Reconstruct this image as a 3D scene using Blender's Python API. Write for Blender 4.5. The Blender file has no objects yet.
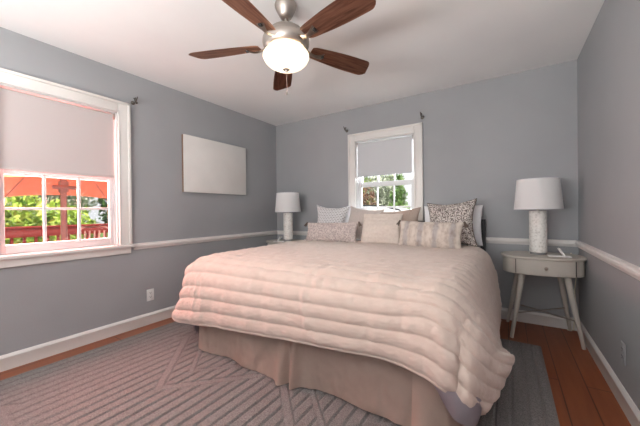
import bpy, bmesh, math, random
import numpy as np
from mathutils import Vector, Matrix, noise

SC = bpy.context.scene
COL = SC.collection
PI = math.pi

# ------------------------------------------------------------------ camera
CAM_H = 1.1028
YAW, PITCH, ROLL, FOCAL_PX = 0.57036, -0.00524, -0.0118, 292.17
fwd = Vector((-math.sin(YAW) * math.cos(PITCH), math.cos(YAW) * math.cos(PITCH), math.sin(PITCH)))
rgt0 = Vector((math.cos(YAW), math.sin(YAW), 0))
up0 = rgt0.cross(fwd)
rgt = rgt0 * math.cos(ROLL) + up0 * math.sin(ROLL)
up = up0 * math.cos(ROLL) - rgt0 * math.sin(ROLL)
cam_data = bpy.data.cameras.new('camera')
cam_data.sensor_width = 36.0
cam_data.lens = FOCAL_PX / 640 * 36.0
cam_data.clip_start = 0.02
cam = bpy.data.objects.new('camera', cam_data)
M = Matrix((rgt, up, -fwd)).transposed().to_4x4()
M.translation = Vector((0, 0, CAM_H))
cam.matrix_world = M
COL.objects.link(cam)
SC.camera = cam

# ------------------------------------------------------------------ exposure, sky, sun, daylight, added fill
SC.view_settings.view_transform = 'Standard'
SC.view_settings.look = 'None'
SC.view_settings.gamma = 1.0
SC.view_settings.use_curve_mapping = False
SC.view_settings.exposure = 0.10

world = bpy.data.worlds.new('sky')
world.use_nodes = True
SC.world = world
wbg = world.node_tree.nodes['Background']
wbg.inputs[0].default_value = (0.95, 0.97, 1.0, 1)
wbg.inputs[1].default_value = 0.9


def light(name, kind, energy, color, loc, direction=None, size=None):
    d = bpy.data.lights.new(name, kind)
    d.energy = energy
    d.color = color
    if kind == 'AREA':
        d.shape = 'RECTANGLE'
        d.size, d.size_y = size
    elif kind == 'SUN':
        d.angle = math.radians(size)
    elif size is not None:
        d.shadow_soft_size = size
    o = bpy.data.objects.new(name, d)
    o.location = loc
    if direction is not None:
        o.rotation_euler = Vector(direction).to_track_quat('-Z', 'Y').to_euler()
    COL.objects.link(o)
    return o


light('sun', 'SUN', 6.0, (1.0, 0.95, 0.86), (0, -5, 9), (-0.55, 0.50, -0.95), 1.5)
# daylight entering by the deck and back windows, plus fill lights added behind the camera
light('umbrella_daylight', 'AREA', 190, (1.0, 0.33, 0.28), (-3.50, 1.00, 1.55), (1, -0.32, -0.85), (1.1, 0.9))
light('window_or_fill_light', 'AREA', 55, (1.0, 0.98, 0.97), (-4.10, 0.75, 1.02), (1, 0.15, 0.08), (1.8, 0.9))
light('window_or_fill_light', 'AREA', 160, (0.97, 0.99, 1.0), (-1.28, 4.60, 1.85), (0, -1, -0.45), (1.4, 1.0))
light('window_or_fill_light', 'AREA', 8, (1.0, 0.99, 0.98), (-1.3, -1.24, 1.5), (0, 1, 0.1), (2.3, 1.25))  # added frontal fill, standing just inside the made-up window
light('window_or_fill_light', 'AREA', 122, (1.0, 0.99, 0.97), (-1.1, -1.10, 1.15), (0, 0.30, 0.95), (2.3, 0.5))  # added up-tilted fill that brightens the ceiling, set inside the room


# ------------------------------------------------------------------ materials
def lin(c):
    return tuple(((x / 255) / 12.92 if x / 255 <= 0.04045 else ((x / 255 + 0.055) / 1.055) ** 2.4) for x in c) + (1.0,)


class Mat:
    """node material: base colour mix of two colours by a noise, optional bump."""

    def __init__(self, name, rgb, rough=0.6, metal=0.0, rgb2=None, nscale=8.0, ndetail=4.0, stretch=(1, 1, 1),
                 bump=0.0, bscale=60.0, spec=0.5, sheen=0.0, lo=0.35, hi=0.65):
        m = bpy.data.materials.new(name)
        m.use_nodes = True
        self.m = m
        nt = self.nt = m.node_tree
        b = self.b = nt.nodes['Principled BSDF']
        b.inputs['Base Color'].default_value = lin(rgb)
        b.inputs['Roughness'].default_value = rough
        b.inputs['Metallic'].default_value = metal
        b.inputs['Specular IOR Level'].default_value = spec
        if sheen:
            b.inputs['Sheen Weight'].default_value = sheen
            b.inputs['Sheen Roughness'].default_value = 0.6
        self.co = None
        if rgb2 is not None:
            mp = self.mapping(stretch)
            n = self.n('ShaderNodeTexNoise', Scale=nscale, Detail=ndetail)
            self.l(mp, 0, n, 'Vector')
            self.ramp(n, 0, [(lo, rgb), (hi, rgb2)], 'Base Color')
        if bump:
            mp = self.mapping((1, 1, 1))
            n = self.n('ShaderNodeTexNoise', Scale=bscale, Detail=3.0)
            self.l(mp, 0, n, 'Vector')
            self.bump(n, 0, bump)

    def n(self, kind, **inp):
        x = self.nt.nodes.new(kind)
        for k, v in inp.items():
            x.inputs[k.replace('_', ' ')].default_value = v
        return x

    def l(self, a, i, b, j):
        self.nt.links.new(a.outputs[i], b.inputs[j])

    def mapping(self, scale=(1, 1, 1), rot=(0, 0, 0)):
        if self.co is None:
            self.co = self.n('ShaderNodeTexCoord')
        mp = self.n('ShaderNodeMapping')
        mp.inputs['Scale'].default_value = scale
        mp.inputs['Rotation'].default_value = rot
        self.l(self.co, 'Object', mp, 'Vector')
        return mp

    def ramp(self, src, i, stops, target=None, const=False):
        r = self.n('ShaderNodeValToRGB')
        if const:
            r.color_ramp.interpolation = 'CONSTANT'
        e = r.color_ramp.elements
        while len(e) < len(stops):
            e.new(0.5)
        for k, (p, c) in enumerate(stops):
            e[k].position = p
            e[k].color = lin(c)
        self.l(src, i, r, 'Fac')
        if target:
            self.l(r, 0, self.b, target)
        return r

    def bump(self, src, i, strength, dist=0.01):
        bp = self.n('ShaderNodeBump', Strength=strength, Distance=dist)
        self.l(src, i, bp, 'Height')
        self.l(bp, 0, self.b, 'Normal')
        return bp


def glass_mat(name):
    m = bpy.data.materials.new(name)
    m.use_nodes = True
    nt = m.node_tree
    nt.nodes.clear()
    out = nt.nodes.new('ShaderNodeOutputMaterial')
    t = nt.nodes.new('ShaderNodeBsdfTransparent')
    g = nt.nodes.new('ShaderNodeBsdfGlossy')
    g.inputs['Roughness'].default_value = 0.02
    mx = nt.nodes.new('ShaderNodeMixShader')
    mx.inputs[0].default_value = 0.05
    nt.links.new(t.outputs[0], mx.inputs[1])
    nt.links.new(g.outputs[0], mx.inputs[2])
    nt.links.new(mx.outputs[0], out.inputs[0])
    return m


def translucent_mat(name, rgb, frac, rgb_t=None, rough=0.8):
    """cloth that lets light through: diffuse + translucent."""
    m = bpy.data.materials.new(name)
    m.use_nodes = True
    nt = m.node_tree
    nt.nodes.clear()
    out = nt.nodes.new('ShaderNodeOutputMaterial')
    d = nt.nodes.new('ShaderNodeBsdfDiffuse')
    t = nt.nodes.new('ShaderNodeBsdfTranslucent')
    d.inputs['Color'].default_value = lin(rgb)
    t.inputs['Color'].default_value = lin(rgb_t or rgb)
    mx = nt.nodes.new('ShaderNodeMixShader')
    mx.inputs[0].default_value = frac
    nt.links.new(d.outputs[0], mx.inputs[1])
    nt.links.new(t.outputs[0], mx.inputs[2])
    nt.links.new(mx.outputs[0], out.inputs[0])
    return m


wall_paint = Mat('grey_wall_paint', (162, 164, 167), 0.55, rgb2=(157, 159, 162), nscale=1.6, bump=0.04, bscale=90, spec=0.35)
ceiling_paint = Mat('ceiling_paint', (238, 238, 238), 0.8, rgb2=(232, 232, 233), nscale=1.2, bump=0.03, bscale=70, spec=0.2)
trim_paint = Mat('white_trim_paint', (226, 223, 220), 0.38, rgb2=(219, 216, 213), nscale=3, bump=0.02, bscale=40)
sash_paint = Mat('white_sash_paint', (214, 214, 215), 0.35, spec=0.5)

floor_mat = Mat('painted_floor_boards', (128, 66, 42), 0.38)
_mp = floor_mat.mapping((1, 1, 1), (0, 0, PI / 2))
_br = floor_mat.n('ShaderNodeTexBrick', Scale=1.0, Mortar_Size=0.0035, Brick_Width=2.4, Row_Height=0.135, Bias=0.0, Mortar_Smooth=0.2)
_br.inputs['Color1'].default_value = lin((150, 84, 50))
_br.inputs['Color2'].default_value = lin((138, 76, 45))
_br.inputs['Mortar'].default_value = lin((84, 46, 30))
floor_mat.l(_mp, 0, _br, 'Vector')
_mp2 = floor_mat.mapping((14, 1.2, 1))
_nz = floor_mat.n('ShaderNodeTexNoise', Scale=2.0, Detail=6.0)
floor_mat.l(_mp2, 0, _nz, 'Vector')
_mix = floor_mat.n('ShaderNodeMixRGB')
_mix.blend_type = 'MULTIPLY'
_mix.inputs[0].default_value = 0.5
_rr = floor_mat.ramp(_nz, 0, [(0.3, (196, 180, 172)), (0.7, (255, 255, 255))])
floor_mat.l(_br, 'Color', _mix, 1)
floor_mat.l(_rr, 0, _mix, 2)
floor_mat.l(_mix, 0, floor_mat.b, 'Base Color')
floor_mat.bump(_br, 'Fac', -0.4, 0.004)

rug_mat = Mat('grey_rug_pile', (144, 138, 136), 0.95, rgb2=(104, 99, 98), nscale=220, ndetail=2, bump=0.5, bscale=320, spec=0.05, sheen=0.15)

comforter_mat = Mat('blush_cream_quilt', (203, 187, 176), 0.9, rgb2=(197, 180, 169), nscale=14, ndetail=6, bump=0.25, bscale=260, spec=0.08, sheen=0.3)
skirt_mat = Mat('taupe_bed_skirt_cloth', (204, 182, 170), 0.9, rgb2=(196, 174, 162), nscale=9, bump=0.2, bscale=180, spec=0.08)
sheet_mat = Mat('grey_sheet_cloth', (168, 160, 166), 0.85, rgb2=(156, 149, 156), nscale=7, spec=0.1)
mattress_mat = Mat('mattress_ticking', (222, 220, 216), 0.85, spec=0.1)
white_linen = Mat('white_linen', (236, 236, 238), 0.85, rgb2=(228, 228, 232), nscale=6, bump=0.12, bscale=160, spec=0.1)
taupe_linen = Mat('taupe_linen', (190, 172, 160), 0.9, rgb2=(178, 160, 149), nscale=120, ndetail=2, bump=0.25, bscale=260, spec=0.08)
pale_taupe_linen = Mat('pale_taupe_linen', (206, 196, 190), 0.9, rgb2=(194, 183, 177), nscale=120, ndetail=2, bump=0.25, bscale=260, spec=0.08)
cream_quilt = Mat('cream_ribbed_cloth', (224, 212, 202), 0.9, rgb2=(216, 203, 193), nscale=40, bump=0.25, bscale=240, spec=0.08)
tassel_mat = Mat('taupe_tassel_yarn', (126, 112, 104), 0.95, rgb2=(94, 84, 78), nscale=180, spec=0.05)
black_metal = Mat('black_metal', (26, 26, 28), 0.45, metal=0.3)
nickel = Mat('brushed_nickel', (186, 178, 170), 0.38, metal=0.95, rgb2=(180, 172, 165), nscale=30, stretch=(1, 1, 14))
dark_slot = Mat('dark_plastic', (40, 38, 38), 0.5)
nightstand_paint = Mat('greige_nightstand_paint', (196, 190, 181), 0.45, rgb2=(188, 182, 173), nscale=5)
aged_nickel = Mat('aged_nickel', (112, 106, 100), 0.4, metal=0.8)
white_plastic = Mat('white_plastic', (236, 236, 234), 0.4)
canvas_mat = Mat('blank_canvas', (226, 224, 221), 0.85, rgb2=(218, 216, 213), nscale=3, bump=0.2, bscale=300, spec=0.1)
raw_wood = Mat('raw_stretcher_wood', (146, 120, 100), 0.6, rgb2=(120, 96, 80), nscale=5, stretch=(1, 1, 0.15))
shade_mat = translucent_mat('white_lamp_shade_cloth', (245, 244, 244), 0.30)
clear_acrylic = Mat('grey_acrylic', (150, 150, 152), 0.1, spec=0.8)
cord_mat = Mat('ivory_cord', (226, 220, 196), 0.5)

speckle = Mat('speckled_stone', (226, 224, 220), 0.45)
_n1 = speckle.n('ShaderNodeTexNoise', Scale=55.0, Detail=5.0)
speckle.l(speckle.mapping(), 0, _n1, 'Vector')
speckle.ramp(_n1, 0, [(0.32, (200, 197, 192)), (0.46, (228, 226, 221)), (0.7, (240, 238, 234))], 'Base Color')
speckle.bump(_n1, 0, 0.35, 0.004)

walnut = Mat('walnut_blade', (104, 62, 44), 0.42)
_w = walnut.n('ShaderNodeTexNoise', Scale=6.0, Detail=7.0, Distortion=0.8)
walnut.l(walnut.mapping((1.0, 11.0, 4.0)), 0, _w, 'Vector')
walnut.ramp(_w, 0, [(0.3, (112, 78, 64)), (0.5, (146, 106, 88)), (0.72, (172, 130, 108))], 'Base Color')

frosted = bpy.data.materials.new('lit_frosted_glass')
frosted.use_nodes = True
_b = frosted.node_tree.nodes['Principled BSDF']
_b.inputs['Base Color'].default_value = lin((250, 240, 225))
_b.inputs['Roughness'].default_value = 0.4
_b.inputs['Emission Color'].default_value = lin((255, 236, 206))
_b.inputs['Emission Strength'].default_value = 1.3

blind_pink = translucent_mat('roller_blind_cloth', (196, 188, 187), 0.05)
blind_grey = translucent_mat('grey_roller_blind_cloth', (206, 207, 210), 0.05)
pane_mat = glass_mat('window_pane_glass')

# cushion patterns
heather = Mat('heathered_rose_grey_weave', (186, 172, 168), 0.92, spec=0.06)
_v = heather.n('ShaderNodeTexVoronoi', Scale=90.0)
heather.l(heather.mapping(), 0, _v, 'Vector')
heather.ramp(_v, 'Color', [(0.2, (172, 160, 157)), (0.5, (196, 182, 177)), (0.8, (212, 200, 195))], 'Base Color')
heather.bump(_v, 'Distance', 0.4, 0.004)

ikat = Mat('beige_grey_banded_weave', (200, 186, 172), 0.92, spec=0.06)
_wv = ikat.n('ShaderNodeTexWave', Scale=2.3, Distortion=1.2, Detail=3.0, Detail_Scale=9.0)
_wv.bands_direction = 'X'
ikat.l(ikat.mapping(), 0, _wv, 'Vector')
_r1 = ikat.ramp(_wv, 'Fac', [(0.30, (212, 202, 192)), (0.66, (204, 194, 184)), (0.92, (182, 175, 172))])
_n2 = ikat.n('ShaderNodeTexNoise', Scale=34.0, Detail=4.0)
ikat.l(ikat.mapping((1, 1, 0.5)), 0, _n2, 'Vector')
_r2 = ikat.ramp(_n2, 0, [(0.30, (206, 198, 192)), (0.56, (255, 255, 255))])
_mx = ikat.n('ShaderNodeMixRGB')
_mx.blend_type = 'MULTIPLY'
_mx.inputs[0].default_value = 0.75
ikat.l(_r1, 0, _mx, 1)
ikat.l(_r2, 0, _mx, 2)
ikat.l(_mx, 0, ikat.b, 'Base Color')

maze = Mat('black_ivory_maze_weave', (200, 192, 184), 0.92, spec=0.06)
_wm = maze.n('ShaderNodeTexWave', Scale=13.0, Distortion=16.0, Detail=2.0, Detail_Scale=2.2)
_wm.bands_direction = 'DIAGONAL'
maze.l(maze.mapping(), 0, _wm, 'Vector')
maze.ramp(_wm, 'Fac', [(0.30, (122, 112, 108)), (0.56, (204, 196, 190)), (0.8, (220, 212, 206))], 'Base Color')
maze.bump(_wm, 'Fac', 0.4, 0.006)

dashes = Mat('grey_dashed_weave', (214, 214, 216), 0.92, spec=0.06)
_bk = dashes.n('ShaderNodeTexBrick', Scale=1.0, Mortar_Size=0.007, Brick_Width=0.036, Row_Height=0.022)
_bk.inputs['Color1'].default_value = lin((146, 142, 142))
_bk.inputs['Color2'].default_value = lin((176, 172, 170))
_bk.inputs['Mortar'].default_value = lin((220, 219, 220))
dashes.l(dashes.mapping((1, 1, 1), (PI / 2, 0, 0)), 0, _bk, 'Vector')
dashes.l(_bk, 'Color', dashes.b, 'Base Color')

# outdoors
red_canvas = translucent_mat('red_umbrella_canvas', (238, 84, 60), 0.70, (255, 156, 122))
red_stain = Mat('red_stained_timber', (150, 48, 40), 0.6, rgb2=(128, 38, 32), nscale=4, stretch=(1, 0.2, 1))
pole_grey = Mat('grey_metal_pole', (138, 134, 130), 0.6)
deck_board = Mat('weathered_deck_boards', (150, 110, 96), 0.7, rgb2=(132, 96, 84), nscale=6, stretch=(1, 8, 1))
lawn_mat = Mat('lawn_grass', (96, 128, 58), 0.95, rgb2=(70, 104, 40), nscale=3)
bark = Mat('tree_bark', (98, 82, 66), 0.9, rgb2=(70, 58, 48), nscale=12, stretch=(1, 1, 0.3))


def leaf_mat(name, c1, c2, c3=None):
    m = Mat(name, c1, 0.6, spec=0.25)
    n = m.n('ShaderNodeTexNoise', Scale=3.5, Detail=8.0)
    m.l(m.mapping(), 0, n, 'Vector')
    m.ramp(n, 0, [(0.36, c1), (0.5, c2), (0.64, c3 or c2)], 'Base Color')
    return m.m


leaf_bright = leaf_mat('lime_leaves', (96, 140, 40), (176, 206, 84), (214, 232, 120))
leaf_mid = leaf_mat('green_leaves', (62, 96, 40), (110, 146, 70), (160, 186, 120))
leaf_dark = leaf_mat('dark_green_leaves', (34, 62, 28), (60, 94, 44), (90, 122, 60))
leaf_russet = leaf_mat('russet_leaves', (110, 74, 58), (150, 116, 90), (112, 130, 72))
leaf_pale = leaf_mat('pale_grey_green_leaves', (110, 124, 96), (166, 176, 150), (206, 210, 190))
siding = Mat('pale_clapboard', (216, 224, 236), 0.7)
_ws = siding.n('ShaderNodeTexWave', Scale=2.6)
_ws.bands_direction = 'Z'
_ws.wave_profile = 'SAW'
siding.l(siding.mapping(), 0, _ws, 'Vector')
siding.bump(_ws, 'Fac', 0.5, 0.02)
car_paint = Mat('white_car_paint', (232, 234, 238), 0.2, spec=0.6)
car_glass = Mat('dark_car_glass', (70, 92, 96), 0.08, spec=0.8)
rubber = Mat('black_rubber', (28, 28, 30), 0.8)
roof_shingle = Mat('grey_roof_shingles', (112, 110, 112), 0.9, rgb2=(92, 90, 92), nscale=20)
wicker_white = Mat('white_painted_chair', (232, 226, 222), 0.5)


# ------------------------------------------------------------------ mesh helpers
def tr(bm, verts, loc=(0, 0, 0), rot=None, scale=None):
    m = Matrix.Translation(Vector(loc))
    if rot is not None:
        m = m @ (rot if isinstance(rot, Matrix) else Matrix.Rotation(rot[2], 4, 'Z') @ Matrix.Rotation(rot[1], 4, 'Y') @ Matrix.Rotation(rot[0], 4, 'X'))
    if scale is not None:
        m = m @ Matrix.Diagonal((*scale, 1))
    bmesh.ops.transform(bm, matrix=m, verts=verts)


def box(bm, lo, hi, bev=0.0, seg=2):
    r = bmesh.ops.create_cube(bm, size=1.0)
    vs = r['verts']
    c = [(a + b) / 2 for a, b in zip(lo, hi)]
    s = [abs(b - a) for a, b in zip(lo, hi)]
    tr(bm, vs, c, scale=s)
    if bev:
        es = {e for v in vs for e in v.link_edges}
        bmesh.ops.bevel(bm, geom=list(es), offset=bev, segments=seg, affect='EDGES', profile=0.5)
    return bm


def lathe(bm, profile, seg=40, loc=(0, 0, 0), close=True):
    """profile: (r, z) from bottom to top."""
    rings = []
    for r, z in profile:
        if r < 1e-5:
            rings.append([bm.verts.new((loc[0], loc[1], loc[2] + z))])
        else:
            rings.append([bm.verts.new((loc[0] + r * math.cos(2 * PI * k / seg), loc[1] + r * math.sin(2 * PI * k / seg), loc[2] + z)) for k in range(seg)])
    for a, b in zip(rings, rings[1:]):
        for k in range(seg):
            k2 = (k + 1) % seg
            if len(a) == 1 and len(b) == 1:
                continue
            if len(a) == 1:
                bm.faces.new((a[0], b[k2], b[k]))
            elif len(b) == 1:
                bm.faces.new((a[k], a[k2], b[0]))
            else:
                bm.faces.new((a[k], a[k2], b[k2], b[k]))
    if close:
        for ring, flip in ((rings[0], True), (rings[-1], False)):
            if len(ring) > 1:
                bm.faces.new(ring[::-1] if flip else ring)
    return bm


def tube(bm, pts, radii, seg=12, caps=True):
    """round bar through pts with a radius at each point."""
    pts = [Vector(p) for p in pts]
    if not hasattr(radii, '__len__'):
        radii = [radii] * len(pts)
    rings = []
    ref = None
    for i, p in enumerate(pts):
        t = (pts[min(i + 1, len(pts) - 1)] - pts[max(i - 1, 0)]).normalized()
        if ref is None:
            ref = Vector((0, 0, 1)) if abs(t.z) < 0.9 else Vector((1, 0, 0))
        a = t.cross(ref).normalized()
        b = t.cross(a).normalized()
        ref = -b.cross(t).cross(t) if False else ref
        rings.append([bm.verts.new(p + (a * math.cos(2 * PI * k / seg) + b * math.sin(2 * PI * k / seg)) * radii[i]) for k in range(seg)])
    for ra, rb in zip(rings, rings[1:]):
        for k in range(seg):
            k2 = (k + 1) % seg
            bm.faces.new((ra[k], rb[k], rb[k2], ra[k2]))
    if caps:
        bm.faces.new(rings[0])
        bm.faces.new(rings[-1][::-1])
    return bm


def grid_mesh(bm, P, both=False):
    """P: (rows, cols, 3) array of points."""
    ny, nx = P.shape[:2]
    vs = [[bm.verts.new(P[j, i]) for i in range(nx)] for j in range(ny)]
    for j in range(ny - 1):
        for i in range(nx - 1):
            bm.faces.new((vs[j][i], vs[j][i + 1], vs[j + 1][i + 1], vs[j + 1][i]))
    return bm


def fast_grid(name, P):
    ny, nx = P.shape[:2]
    me = bpy.data.meshes.new(name)
    j, i = np.meshgrid(np.arange(ny - 1), np.arange(nx - 1), indexing='ij')
    a = (j * nx + i).ravel()
    F = np.stack([a, a + 1, a + nx + 1, a + nx], 1)
    me.from_pydata(P.reshape(-1, 3).tolist(), [], F.tolist())
    return me


def new(name, bm, material, parent=None, smooth=35, recalc=True):
    """link bm as ONE mesh object."""
    if recalc:
        bmesh.ops.recalc_face_normals(bm, faces=bm.faces[:])
    me = bpy.data.meshes.new(name)
    bm.to_mesh(me)
    bm.free()
    return link(name, me, material, parent, smooth)


def link(name, me, material, parent=None, smooth=35):
    me.materials.append(material.m if isinstance(material, Mat) else material)
    if smooth:
        me.shade_smooth()
        if smooth < 180:
            me.set_sharp_from_angle(angle=math.radians(smooth))
    o = bpy.data.objects.new(name, me)
    COL.objects.link(o)
    if parent is not None:
        o.parent = parent
    return o


def tag(o, label, cat, group=None):
    o['label'] = label
    o['category'] = cat
    if group:
        o['group'] = group
    return o


def thing(name, label, cat, loc=(0, 0, 0), rz=0.0, group=None):
    o = bpy.data.objects.new(name, None)
    o.empty_display_size = 0.1
    COL.objects.link(o)
    o.location = loc
    o.rotation_euler = (0, 0, rz)
    return tag(o, label, cat, group)


def struct(o):
    o['kind'] = 'structure'
    return o


def copy_tree(o, parent=None):
    c = o.copy()
    COL.objects.link(c)
    if parent is not None:
        c.parent = parent
    for ch in list(o.children):
        copy_tree(ch, c)
    return c


B = bmesh.new

# ------------------------------------------------------------------ room shell
XL, XR, YB, YF, H = -3.02, 0.5364, 3.4686, -1.30, 2.44
T = 0.15


def wall_with_hole(name, axis, inner, outer, a0, a1, hole=None):
    """axis 'x': wall plane is x = inner..outer and runs along y; 'y' the other way."""
    bm = B()

    def blk(u0, u1, z0, z1):
        if axis == 'x':
            box(bm, (min(inner, outer), u0, z0), (max(inner, outer), u1, z1))
        else:
            box(bm, (u0, min(inner, outer), z0), (u1, max(inner, outer), z1))
    if hole is None:
        blk(a0, a1, 0, H)
    else:
        u0, u1, z0, z1 = hole
        blk(a0, u0, 0, H)
        blk(u1, a1, 0, H)
        blk(u0, u1, 0, z0)
        blk(u0, u1, z1, H)
    return struct(new(name, bm, wall_paint, smooth=0))


W1 = (0.495, 1.266, 0.80, 2.04)      # window in the wall by the deck: y0, y1, z0, z1
W2 = (-1.660, -0.908, 0.80, 2.005)   # window over the bed: x0, x1, z0, z1
W3 = (-2.45, -0.15, 0.85, 2.10)      # added unseen window behind the camera, made up to account for the fill
wall_with_hole('wall_left', 'x', XL, XL - T, YF - T, YB + T, W1)
wall_with_hole('wall_back', 'y', YB, YB + T, XL, XR, W2)
wall_with_hole('wall_right', 'x', XR, XR + T, YF - T, YB + T)
wall_with_hole('wall_front', 'y', YF, YF - T, XL, XR, W3)
struct(new('floor', box(B(), (XL - T, YF - T, -0.12), (XR + T, YB + T, 0.0)), floor_mat, smooth=0))
struct(new('ceiling', box(B(), (XL - T - 0.3, YF - T - 0.3, H), (XR + T + 0.3, YB + T + 0.3, H + 0.15)), ceiling_paint, smooth=0))


def run_profile(name, prof, p0, p1, inward):
    """moulding: profile of (depth from wall, z) swept from p0 to p1 (xy), depth along inward."""
    bm = B()
    rings = []
    for p in (p0, p1):
        rings.append([bm.verts.new((p[0] + inward[0] * d, p[1] + inward[1] * d, z)) for d, z in prof])
    n = len(prof)
    for k in range(n):
        k2 = (k + 1) % n
        bm.faces.new((rings[0][k], rings[0][k2], rings[1][k2], rings[1][k]))
    bm.faces.new(rings[0][::-1])
    bm.faces.new(rings[1])
    return struct(new(name, bm, trim_paint, smooth=30))


RAIL = [(0, 0.755), (0.012, 0.757), (0.016, 0.770), (0.024, 0.780), (0.026, 0.796), (0.020, 0.803), (0.020, 0.812), (0.012, 0.8155), (0, 0.8155)]
BASE = [(0, 0.0), (0.016, 0.0), (0.016, 0.078), (0.019, 0.084), (0.019, 0.092), (0.012, 0.104), (0.006, 0.110), (0, 0.111)]
run_profile('trim_1', RAIL, (XL, W1[1] + 0.125), (XL, YB), (1, 0))
run_profile('trim_2', RAIL, (XL, YF), (XL, W1[0] - 0.125), (1, 0))
run_profile('trim_3', RAIL, (XL, YB), (W2[0] - 0.125, YB), (0, -1))
run_profile('trim_4', RAIL, (W2[1] + 0.125, YB), (XR, YB), (0, -1))
run_profile('trim_5', RAIL, (XR, YF), (XR, YB), (-1, 0))
run_profile('baseboard_left', BASE, (XL, YF), (XL, YB), (1, 0))
run_profile('baseboard_back', BASE, (XL, YB), (XR, YB), (0, -1))
run_profile('baseboard_right', BASE, (XR, YF), (XR, YB), (-1, 0))
run_profile('baseboard_front', BASE, (XL, YF), (XR, YF), (0, 1))


def make_window(name, origin, rz, w, z0, z1, meet, cols, glass_lo, rows=2, upper_lo=None, low_off=0.045):
    """double-hung window; local x along the wall, local +y to the outside, inner wall face at y = 0."""
    root = bpy.data.objects.new(name, None)
    COL.objects.link(root)
    root.location = origin
    root.rotation_euler = (0, 0, rz)
    struct(root)
    cw = 0.095
    zs = 0.815                       # top of the stool
    bm = B()                         # casing
    box(bm, (-cw, -0.022, zs), (0, 0, z1 + cw), 0.003)
    box(bm, (w, -0.022, zs), (w + cw, 0, z1 + cw), 0.003)
    box(bm, (0, -0.022, z1), (w, 0, z1 + cw), 0.003)
    for x0, x1 in ((-cw - 0.004, -cw + 0.018), (w + cw - 0.018, w + cw + 0.004)):
        box(bm, (x0, -0.036, zs), (x1, 0, z1 + cw + 0.004), 0.004)
    box(bm, (-cw, -0.036, z1 + cw - 0.018), (w + cw, 0, z1 + cw + 0.004), 0.004)
    for x0, x1 in ((-0.014, 0.002), (w - 0.002, w + 0.014)):
        box(bm, (x0, -0.028, zs), (x1, 0, z1 + 0.014), 0.004)
    box(bm, (-0.012, -0.028, z1 - 0.002), (w + 0.012, 0, z1 + 0.014), 0.004)
    new('casing', bm, trim_paint, root)
    bm = B()                         # jamb lining
    box(bm, (-0.004, 0, z0), (0.012, T, z1))
    box(bm, (w - 0.012, 0, z0), (w + 0.004, T, z1))
    box(bm, (0, 0, z1 - 0.012), (w, T, z1 + 0.004))
    box(bm, (-0.004, 0.03, z0 - 0.02), (w + 0.004, T + 0.03, z0 + 0.018))
    for xx in (0.012, w - 0.024):
        box(bm, (xx, low_off - 0.014, zs), (xx + 0.012, low_off - 0.002, z1 - 0.012))
    new('jamb', bm, sash_paint, root)
    bm = B()                         # stool and apron
    box(bm, (-cw - 0.025, -0.050, zs - 0.028), (w + cw + 0.025, 0.045, zs), 0.006, 3)
    new('window_sill', bm, trim_paint, root)
    bm = B()
    box(bm, (-cw, -0.020, zs - 0.086), (w + cw, 0, zs - 0.028), 0.004)
    new('apron', bm, trim_paint, root)

    def sash(nm, y0, y1, za, zb, ga, gb, st):
        f = B()
        x0, x1 = 0.013, w - 0.013
        box(f, (x0, y0, za), (x0 + st, y1, zb), 0.003)
        box(f, (x1 - st, y0, za), (x1, y1, zb), 0.003)
        box(f, (x0 + st, y0, za), (x1 - st, y1, ga), 0.003)
        box(f, (x0 + st, y0, gb), (x1 - st, y1, zb), 0.003)
        fr = new(nm, f, sash_paint, root)
        ym = (y0 + y1) / 2
        mb = B()
        gx0, gx1 = x0 + st, x1 - st
        for k in range(1, cols):
            xx = gx0 + (gx1 - gx0) * k / cols
            box(mb, (xx - 0.009, ym - 0.012, ga), (xx + 0.009, ym + 0.012, gb), 0.003)
        for k in range(1, rows):
            zz = ga + (gb - ga) * k / rows
            box(mb, (gx0, ym - 0.0115, zz - 0.009), (gx1, ym + 0.0115, zz + 0.009), 0.003)
        new('muntin', mb, sash_paint, fr)
        new('pane', box(B(), (gx0 - 0.004, ym - 0.002, ga - 0.004), (gx1 + 0.004, ym + 0.002, gb + 0.004)), pane_mat, fr, smooth=0)
    sash('lower_sash', low_off, low_off + 0.036, zs + 0.003, meet[1], glass_lo[0], glass_lo[1], 0.040)
    sash('upper_sash', low_off + 0.037, low_off + 0.072, meet[0], z1 - 0.012, meet[0] + 0.042, z1 - 0.055, 0.040)
    return root


make_window('window_1', (XL, W1[0], 0), PI / 2, W1[1] - W1[0], W1[2], W1[3], (1.405, 1.452), 3, (0.885, 1.416))
make_window('window_2', (W2[0], YB, 0), 0, W2[1] - W2[0], W2[2], W2[3], (1.415, 1.472), 3, (0.885, 1.412))
make_window('added_window', (W3[1], YF, 0), PI, W3[1] - W3[0], W3[2], W3[3], (1.45, 1.50), 5, (0.92, 1.44))  # unseen window, added as an opening for the fill lights


def roller_blind(name, label, origin, rz, w, zt, zb, cloth, group):
    r = thing(name, label, 'blind', origin, rz, group)
    bm = B()
    y = 0.016
    box(bm, (0.018, y - 0.001, zb), (w - 0.030, y + 0.001, zt - 0.02))
    new('blind_cloth', bm, cloth, r, smooth=0)
    bm = B()
    box(bm, (0.018, y - 0.006, zb - 0.020), (w - 0.030, y + 0.006, zb + 0.004), 0.004)
    new('hem_bar', bm, cloth, r)
    bm = B()
    tube(bm, [(0.016, y + 0.014, zt - 0.026), (w - 0.024, y + 0.014, zt - 0.026)], 0.017, 20)
    new('roller', bm, cloth, r)
    for xx in (0.012, w - 0.022):
        bm = B()
        box(bm, (xx - 0.001, y - 0.012, zt - 0.055), (xx + 0.005, y + 0.03, zt - 0.008), 0.002)
        new('roller_bracket', bm, nickel, r)
    return r


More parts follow.
